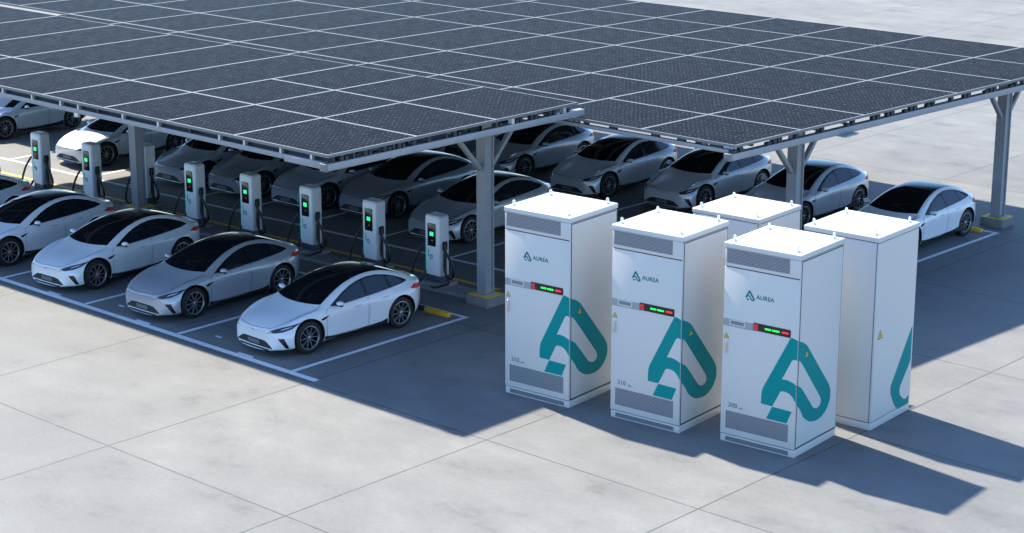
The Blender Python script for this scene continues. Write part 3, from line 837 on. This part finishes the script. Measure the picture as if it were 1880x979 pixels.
    gr = [(-.60, -1, .225), (.60, -1, .225), (.56, -1, .27), (.40, -1, .37), (.30, -1, .385), (-.30, -1, .385), (-.40, -1, .37), (-.56, -1, .27)]
    gl = PT('lower_grille', gr, F_, M['matt_black'], root, off=.005, step=.05)
    PT('number_plate', rounded([(-.20, -1, .265), (.20, -1, .265), (.20, -1, .355), (-.20, -1, .355)], .015, 2), F_, M['plate'], gl, off=.014, step=.1, depth=.02)
    em = [(.035*math.cos(q), -1, .585+.028*math.sin(q)) for q in (2*math.pi*i/12 for i in range(12))]
    PT('badge', em, F_, M['handle'], root, off=.006, step=.05)
    lip = [(-.80, -.8, .178), (.80, -.8, .178), (.82, -.8, .208), (-.82, -.8, .208)]
    PT('front_lip', lip, F_, M['matt_black'], root, off=.010, step=.07, depth=.02)
    B_ = (0, -1, 0)
    PT('rear_diffuser', [(-.78, 4, .30), (-.74, 4, .44), (-.5, 4, .47), (.5, 4, .47), (.74, 4, .44), (.78, 4, .30)], B_, M['matt_black'], root, off=.006, step=.08)
    un = MB().box(-.60, .60, -.60, 3.25, .13, .30).build('underbody', M['matt_black'], root)
    return root

car0 = make_car(M['paint_white'])
CARS = [  # wheel-face x, front axle y, turn, paint, label
    (-1.55, 1.25, -2.5, 'paint_white', 'white car nearest the camera, in front of the wheel stop'),
    (-5.66, 1.19, .8, 'paint_silver', 'silver car in the front row between two white cars'),
    (-9.46, 1.09, 2.2, 'paint_white', 'white car in the front row parked just left of the silver car'),
    (-12.98, .88, 1., 'paint_white', 'white front-row car cut by the left edge, third from the nearest one'),
    (-16.75, .75, 1., 'paint_white', 'white car at the left edge of which only the tail shows, behind the first row'),
    (-5.60, 10.79, 0, 'paint_silver', 'silver car half hidden by the front steel column'),
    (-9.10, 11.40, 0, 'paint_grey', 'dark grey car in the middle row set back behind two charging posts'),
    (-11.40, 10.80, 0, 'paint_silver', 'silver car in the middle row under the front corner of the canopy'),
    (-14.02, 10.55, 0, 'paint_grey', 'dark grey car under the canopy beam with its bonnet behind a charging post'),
    (-16.35, 10.30, 0, 'paint_silver', 'silver car right of the column that stands among the chargers'),
    (-21.0, 9.90, 0, 'paint_pearl', 'white car with its bonnet in full sun behind the charging posts'),
    (-27.0, 10.10, 0, 'paint_pearl', 'silver white car at the top left with its side in the shade'),
    (-31.3, 9.30, 0, 'paint_white', 'white car at the far left edge with only its bonnet in the sun'),
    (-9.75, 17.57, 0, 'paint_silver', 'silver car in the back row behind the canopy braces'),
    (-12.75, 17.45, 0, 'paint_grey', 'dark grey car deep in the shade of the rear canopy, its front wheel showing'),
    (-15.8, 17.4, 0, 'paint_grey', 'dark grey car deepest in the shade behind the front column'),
    (-6.26, 17.5, 0, 'paint_pearl', 'pale car in the back row below the middle of the rear canopy front edge'),
    (-3.10, 18.1, 0, 'paint_pearl', 'pale car in the back row with a cabinet roof in front of its bumper'),
    (.24, 18.3, 0, 'paint_pearl', 'pale car behind the steel column and the cabinets'),
    (3.98, 17.95, 0, 'paint_white', 'white car at the right end of the back row beside the open concrete'),
]
def repaint(o, m):
    for c in [o]+list(o.children_recursive):
        for i, sl in enumerate(getattr(c, 'material_slots', [])):
            if sl.material and sl.material.name.startswith('car_paint'):
                sl.link = 'OBJECT'; sl.material = m
copies = [car0]+[copy_tree(car0) for _ in CARS[1:]]
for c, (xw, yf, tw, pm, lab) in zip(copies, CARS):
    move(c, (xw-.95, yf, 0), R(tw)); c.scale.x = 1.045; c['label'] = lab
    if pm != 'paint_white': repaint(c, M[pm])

# ------------------------------------------------------------------ battery cabinets
CW, CD, CH_ = 1.70, 1.66, 4.12
FO = [(1.698, 2.41), (1.665, 2.428), (1.624, 2.441), (1.585, 2.449), (1.54, 2.449), (.965, 1.323), (.938, 1.24), (.928, 1.128), (.927, .978), (1.183, .972), (1.355, 1.313), (1.41, 1.332), (1.472, 1.332), (1.56, 1.306), (1.635, 1.245), (1.698, 1.15)]
FH = [(1.378, 1.571), (1.578, 1.975), (1.60, 2.005), (1.642, 2.024), (1.698, 2.012), (1.698, 1.507), (1.64, 1.54), (1.579, 1.561), (1.478, 1.58)]
SO = [(.003, 1.145), (.06, 1.07), (.178, .94), (.277, .80), (.345, .735), (.433, .675), (.54, .615), (.648, .582), (.80, .56), (.93, .56), (1.05, .585), (1.17, .64), (1.26, .715), (1.34, .83), (1.365, .93), (1.355, 1.05), (1.32, 1.13), (1.254, 1.227), (.434, 2.142), (.38, 2.205), (.308, 2.266), (.20, 2.33), (.003, 2.408)]
SH_ = [(.003, 2.008), (.05, 1.995), (.10, 1.968), (.193, 1.882), (.939, 1.029), (.978, .97), (.985, .915), (.96, .86), (.91, .825), (.84, .812), (.777, .823), (.71, .85), (.654, .893), (.362, 1.219), (.19, 1.40), (.003, 1.512)]
LO = [(1.183, .965), (1.622, .953), (1.516, .69), (1.058, .694)]
S4 = [(1.578, 1.875), (.858, .868), (.80, .79), (.774, .70), (.80, .58), (.91, .396), (1.02, .25), (1.139, .175), (1.30, .17), (1.598, .17), (1.598, .36), (1.52, .315), (1.456, .301), (1.38, .32), (1.314, .367), (1.22, .45), (1.182, .518), (1.18, .60), (1.212, .675), (1.598, 1.12), (1.598, 1.875)]

def flat_fill(outer, holes=()):
    """triangulate an outline with holes (2D) -> verts2d, tris"""
    from mathutils.geometry import tessellate_polygon
    polys = [[Vector((x, y, 0)) for x, y in p] for p in (outer, *holes)]
    tris = tessellate_polygon(polys); pts = [(p.x, p.y) for q in polys for p in q]
    return pts, [tuple(t) for t in tris]
def sheet(mb, outer, holes, fn, thick=.0025, mi=0):
    """thin vinyl sheet with a small real thickness"""
    pts, tris = flat_fill(outer, holes)
    n = len(pts)
    vs = [fn(x, y, thick) for x, y in pts]+[fn(x, y, 0) for x, y in pts]
    fs = [t for t in tris]+[(n+c, n+b, n+a) for a, b, c in tris]
    o = 0
    for loop in (outer, *holes):
        m = len(loop)
        for i in range(m): fs.append((o+i, o+(i+1) % m, n+o+(i+1) % m, n+o+i))
        o += m
    mb.add(vs, fs, mi)
FR = lambda x, z, t: (x, -.0165-t, z)             # on the door face
SD = lambda y, z, t: (CW+.0025+t, y, z)           # on the right side
def tri(mb, cx, cz, s, fn, t, mi=0):
    sheet(mb, rounded2([(cx-s*.55, cz-s*.45), (cx+s*.55, cz-s*.45), (cx, cz+s*.55)], s*.08), (), fn, t, mi)
def rounded2(p, r, n=3):
    return [(a, b) for a, b, _ in rounded([(x, y, 0) for x, y in p], r, n)]
def rect(x0, x1, z0, z1, r=.0): 
    p = [(x0, z0), (x1, z0), (x1, z1), (x0, z1)]
    return rounded2(p, r) if r else p
def text_mesh(name, body, size, mat, parent, org, extr=.002):
    cu = bpy.data.curves.new(name, 'FONT'); cu.body = body; cu.size = size; cu.extrude = extr; cu.space_character = 1.06
    cu.resolution_u = 3; cu.offset = size*.012
    t = bpy.data.objects.new(name, cu); COL.objects.link(t)
    me = eval_mesh(t); bpy.data.objects.remove(t)
    me.transform(Matrix.Translation(org) @ Matrix.Rotation(R(90), 4, 'X'))
    me.materials.clear(); me.materials.append(mat)
    o = bpy.data.objects.new(name, me); COL.objects.link(o); o.parent = parent
    return o

def lift_eyes(r, zt):
    for x, y in ((.12, .14), (CW-.17, .16), (.17, CD-.30), (CW-.14, CD-.16)):
        m = MB(); m.lathe([(0, 0), (.045, 0), (.045, .018), (.022, .022), (.020, .05), (0, .05)], 14, lambda c, s, a: (x+c, y+s, zt+a))
        m.tube([(x, y+.034*math.cos(q), zt+.075+.046*math.sin(q)) for q in (2*math.pi*i/18 for i in range(18))], .0135, 8, 0, True)
        m.build('lifting_eye', M['eye'], r, smooth=True)
    for x, y in ((CW-.06, .30), (.42, .10), (CW-.45, CD-.08)):
        m = MB(); m.lathe([(0, 0), (.018, 0), (.018, .014), (0, .016)], 10, lambda c, s, a: (x+c, y+s, zt+a))
        m.build('lid_bolt', M['eye'], r)

def shell(r, front=True):
    MB().box(.0, CW, .0, CD, .165, 3.995).build('carcass', M['cab_white'], r, bevel=.012)
    MB().box(.004, CW-.004, .004, CD-.004, 0, .152).build('plinth', M['cab_white'], r, bevel=.008)
    MB().box(.02, CW-.02, .02, CD-.02, .14, .18).build('plinth_gap', M['seam'], r)
    MB().box(-.018, CW+.016, -.03 if front else -.02, CD+.016, 4.012, CH_).build('lid', M['cab_white'], r, bevel=.018, seg=3)
    MB().box(.012, CW-.012, .012, CD-.012, 3.98, 4.03).build('lid_gap', M['seam'], r)
    MB().box(-.006, .004, .12, CD-.12, .34, 3.86).build('bounce_absorber', M['perf_dark'], r)  # invented dark sheet on the unseen left side, dims light bouncing between cabinets
    lift_eyes(r, CH_)

def make_cabinet(code):
    r = empty('battery_cabinet', '', 'battery cabinet', 'white battery cabinets on the open concrete')
    shell(r)
    # side panel
    MB().box(CW-.002, CW+.0025, .05, CD-.035, .20, 3.965).build('side_panel', M['cab_white'], r)
    MB().box(CW-.004, CW+.0012, .022, CD-.02, .175, 3.985).build('side_gap', M['seam'], r)
    # top fascia with grille
    t = MB().box(.006, CW-.006, -.022, .01, 3.645, 4.008).build('top_fascia', M['cab_white'], r, bevel=.012)
    MB().box(.055, CW-.235, -.026, -.018, 3.712, 4.0).build('top_grille', M['perf'], t)
    # door
    d = MB().box(.006, CW-.006, -.0165, .01, .172, 3.625).build('door', M['cab_white'], r, bevel=.007)
    MB().box(.02, CW-.02, -.004, .012, 3.60, 3.66).build('door_gap', M['seam'], r)
    MB().box(.125, 1.555, -.0205, -.012, .30, .665).build('door_grille', M['perf'], d)
    m = MB().box(.10, 1.58, .000, .012, .02, .13); 
    MB().box(.125, 1.56, -.002, .008, .03, .118).build('plinth_grille', M['perf_dark'], r)
    # band and display
    b = MB(); sheet(b, rect(.012, .72, 2.425, 2.575), (), FR, .003); b.build('grey_band', M['grey_band'], d)
    b = MB(); sheet(b, rect(.16, .515, 2.455, 2.572, .025), (rect(.185, .49, 2.475, 2.552, .012),), FR, .012); b.build('slot_frame', M['cab_white'], d)
    b = MB(); sheet(b, rect(.19, .485, 2.48, 2.547), (), FR, .006); b.build('slot_grille', M['perf'], d)
    dp = MB(); sheet(dp, rect(.70, 1.535, 2.445, 2.60, .018), (), FR, .012); p = dp.build('display', M['panel_black'], d)
    b = MB(); sheet(b, rect(.715, .82, 2.46, 2.585, .02), (), FR, .026); b.build('push_button', M['red_button'], p, bevel=.004)
    b = MB(); sheet(b, rect(.965, 1.105, 2.505, 2.538, .01), (), FR, .015); sheet(b, rect(1.13, 1.29, 2.505, 2.538, .01), (), FR, .015); b.build('green_led', M['led_green'], p)
    b = MB(); sheet(b, rect(1.34, 1.49, 2.508, 2.54, .01), (), FR, .015); b.build('red_led', M['led_red'], p)
    # door handle
    h = MB(); sheet(h, rect(.055, .125, 1.84, 2.12, .03), (), FR, .010); h.build('handle', M['chrome'], d, bevel=.003)
    h = MB(); sheet(h, rect(.075, .105, 1.875, 2.09, .014), (), FR, .034); h.build('handle_lever', M['chrome'], d, bevel=.004)
    # warning signs
    w1 = MB(); tri(w1, .088, 2.222, .115, FR, .003); s = w1.build('warning_sign', M['tri_black'], d)
    w2 = MB(); tri(w2, .088, 2.221, .088, FR, .0045); s2 = w2.build('warning_face', M['tri_yellow'], s)
    bolt = lambda cx, cz, k: [(cx+.1*k, cz+.40*k), (cx-.16*k, cz-.02*k), (cx, cz-.02*k), (cx-.08*k, cz-.36*k), (cx+.16*k, cz+.08*k), (cx, cz+.08*k)]
    w3 = MB(); sheet(w3, bolt(.088, 2.21, .068), (), FR, .006); w3.build('warning_mark', M['tri_black'], s)
    w1 = MB(); tri(w1, .34, 2.06, .14, SD, .0046); s = w1.build('warning_sign', M['tri_black'], r)
    w2 = MB(); tri(w2, .34, 2.058, .105, SD, .006); w2.build('warning_face', M['tri_yellow'], s)
    w3 = MB(); sheet(w3, bolt(.34, 2.045, .08), (), SD, .0075); w3.build('warning_mark', M['tri_black'], s)
    # large wrapped emblem
    e = MB(); sheet(e, FO, (), FR, .003) if False else None
    ring = FO
    e = MB()
    # front half: outline minus hole, both open at the corner edge
    top = FO[:15]+[FO[15]]
    # upper leg + arc as one polygon that walks round the hole
    poly = [FO[i] for i in range(len(FO))]+[(1.698, 1.507), (1.64, 1.54), (1.579, 1.561), (1.478, 1.58), (1.378, 1.571), (1.578, 1.975), (1.60, 2.005), (1.642, 2.024), (1.698, 2.012)]
    sheet(e, poly, (), FR, .0025)
    sheet(e, LO, (), FR, .005)
    e.build('large_emblem', M['teal'], r)
    e = MB()
    poly = SO+SH_
    sheet(e, poly, (), SD, .0025)
    e.build('large_emblem', M['teal'], r)
    # small logo: same emblem, scaled, plus the word
    k = .1085; ox, oz = .505-.93*k, 3.04-.69*k
    ux = lambda p, add=0.: [(ox+(x+add)*k*1.02, oz+z*k) for x, z in p]
    e = MB()
    full = [(1.62, 2.449), (1.54, 2.449), (1.46, 2.40), (.92, 1.32), (.85, 1.15), (.90, 1.02), (1.02, .98), (1.12, 1.02), (1.355, 1.313), (1.41, 1.34), (1.50, 1.33), (1.60, 1.26), (1.90, .80), (2.0, .68), (2.15, .58), (2.35, .55), (2.55, .60), (2.70, .75), (2.74, .95), (2.66, 1.15), (1.84, 2.34), (1.74, 2.42)]
    hole = [(1.378, 1.571), (1.62, 2.02), (2.36, .98), (2.38, .86), (2.26, .80), (2.14, .86), (1.84, 1.36), (1.72, 1.50), (1.58, 1.57), (1.478, 1.59)]
    sheet(e, ux(full), (ux(hole),), FR, .002)
    sheet(e, ux([(1.04, .72), (1.16, .64), (1.50, .64), (1.62, .72), (1.62, .82), (1.50, .90), (1.20, .90), (1.06, .82)]), (), FR, .002)
    e.build('small_emblem', M['teal_small'], d)
    text_mesh('wordmark', 'AUREA', .122, M['teal_small'], d, (.745, -.019, 3.085))
    text_mesh('rating_text', code, .135, M['label_grey'], d, (.175, -.019, .755))
    text_mesh('rating_unit', 'kWh', .045, M['label_grey'], d, (.43, -.019, .757))
    return r
def place_cab(r, x, y, lab, rz=4.5):
    move(r, (x, y, 0), R(rz)); r['label'] = lab
c1 = make_cabinet('310'); place_cab(c1, 3.53, 2.27, 'white battery cabinet leftmost in the front row, its base partly in canopy shadow')
c2 = copy_tree(c1); place_cab(c2, 6.17, 2.62, 'white battery cabinet in the middle of the front row of three')
c3 = make_cabinet('300'); place_cab(c3, 8.68, 3.04, 'white battery cabinet nearest the camera, reading 300 above its lower grille')
def make_plain(emblem):
    r = empty('battery_cabinet', '', 'battery cabinet', 'white battery cabinets on the open concrete')
    shell(r, False)
    MB().box(.02, CW-.05, -.008, .01, .19, 3.975).build('door', M['cab_white'], r, bevel=.005)
    MB().box(CW-.05, CW-.035, -.002, .006, .18, 3.985).build('door_gap', M['seam'], r)
    MB().box(CW-.002, CW+.0025, .02, CD-.02, .20, 3.965).build('side_panel', M['cab_white'], r)
    if emblem:
        w1 = MB(); tri(w1, .22, 2.03, .20, SD, .0015); s = w1.build('warning_sign', M['tri_black'], r)
        w2 = MB(); tri(w2, .22, 2.027, .155, SD, .003); w2.build('warning_face', M['tri_yellow'], s)
        w3 = MB(); bolt = [(.22+.1*.11, 2.01+.4*.11), (.22-.16*.11, 2.01-.02*.11), (.22, 2.008), (.22-.08*.11, 2.01-.36*.11), (.22+.16*.11, 2.01+.08*.11), (.22, 2.01+.08*.11)]
        sheet(w3, bolt, (), SD, .0045); w3.build('warning_mark', M['tri_black'], s)
        e = MB(); sheet(e, S4, (), SD, .0025); e.build('large_emblem', M['teal'], r)
    return r
c4 = make_plain(True); place_cab(c4, 8.93, 5.40, 'plain white cabinet behind the nearest one, with a teal curve on its side', 3.5)
c5 = make_plain(False); place_cab(c5, 5.55, 6.10, 'plain white cabinet behind the middle one, with little but its lid visible', 3.5)
c5.scale.z = .905; c4.scale.z = .985
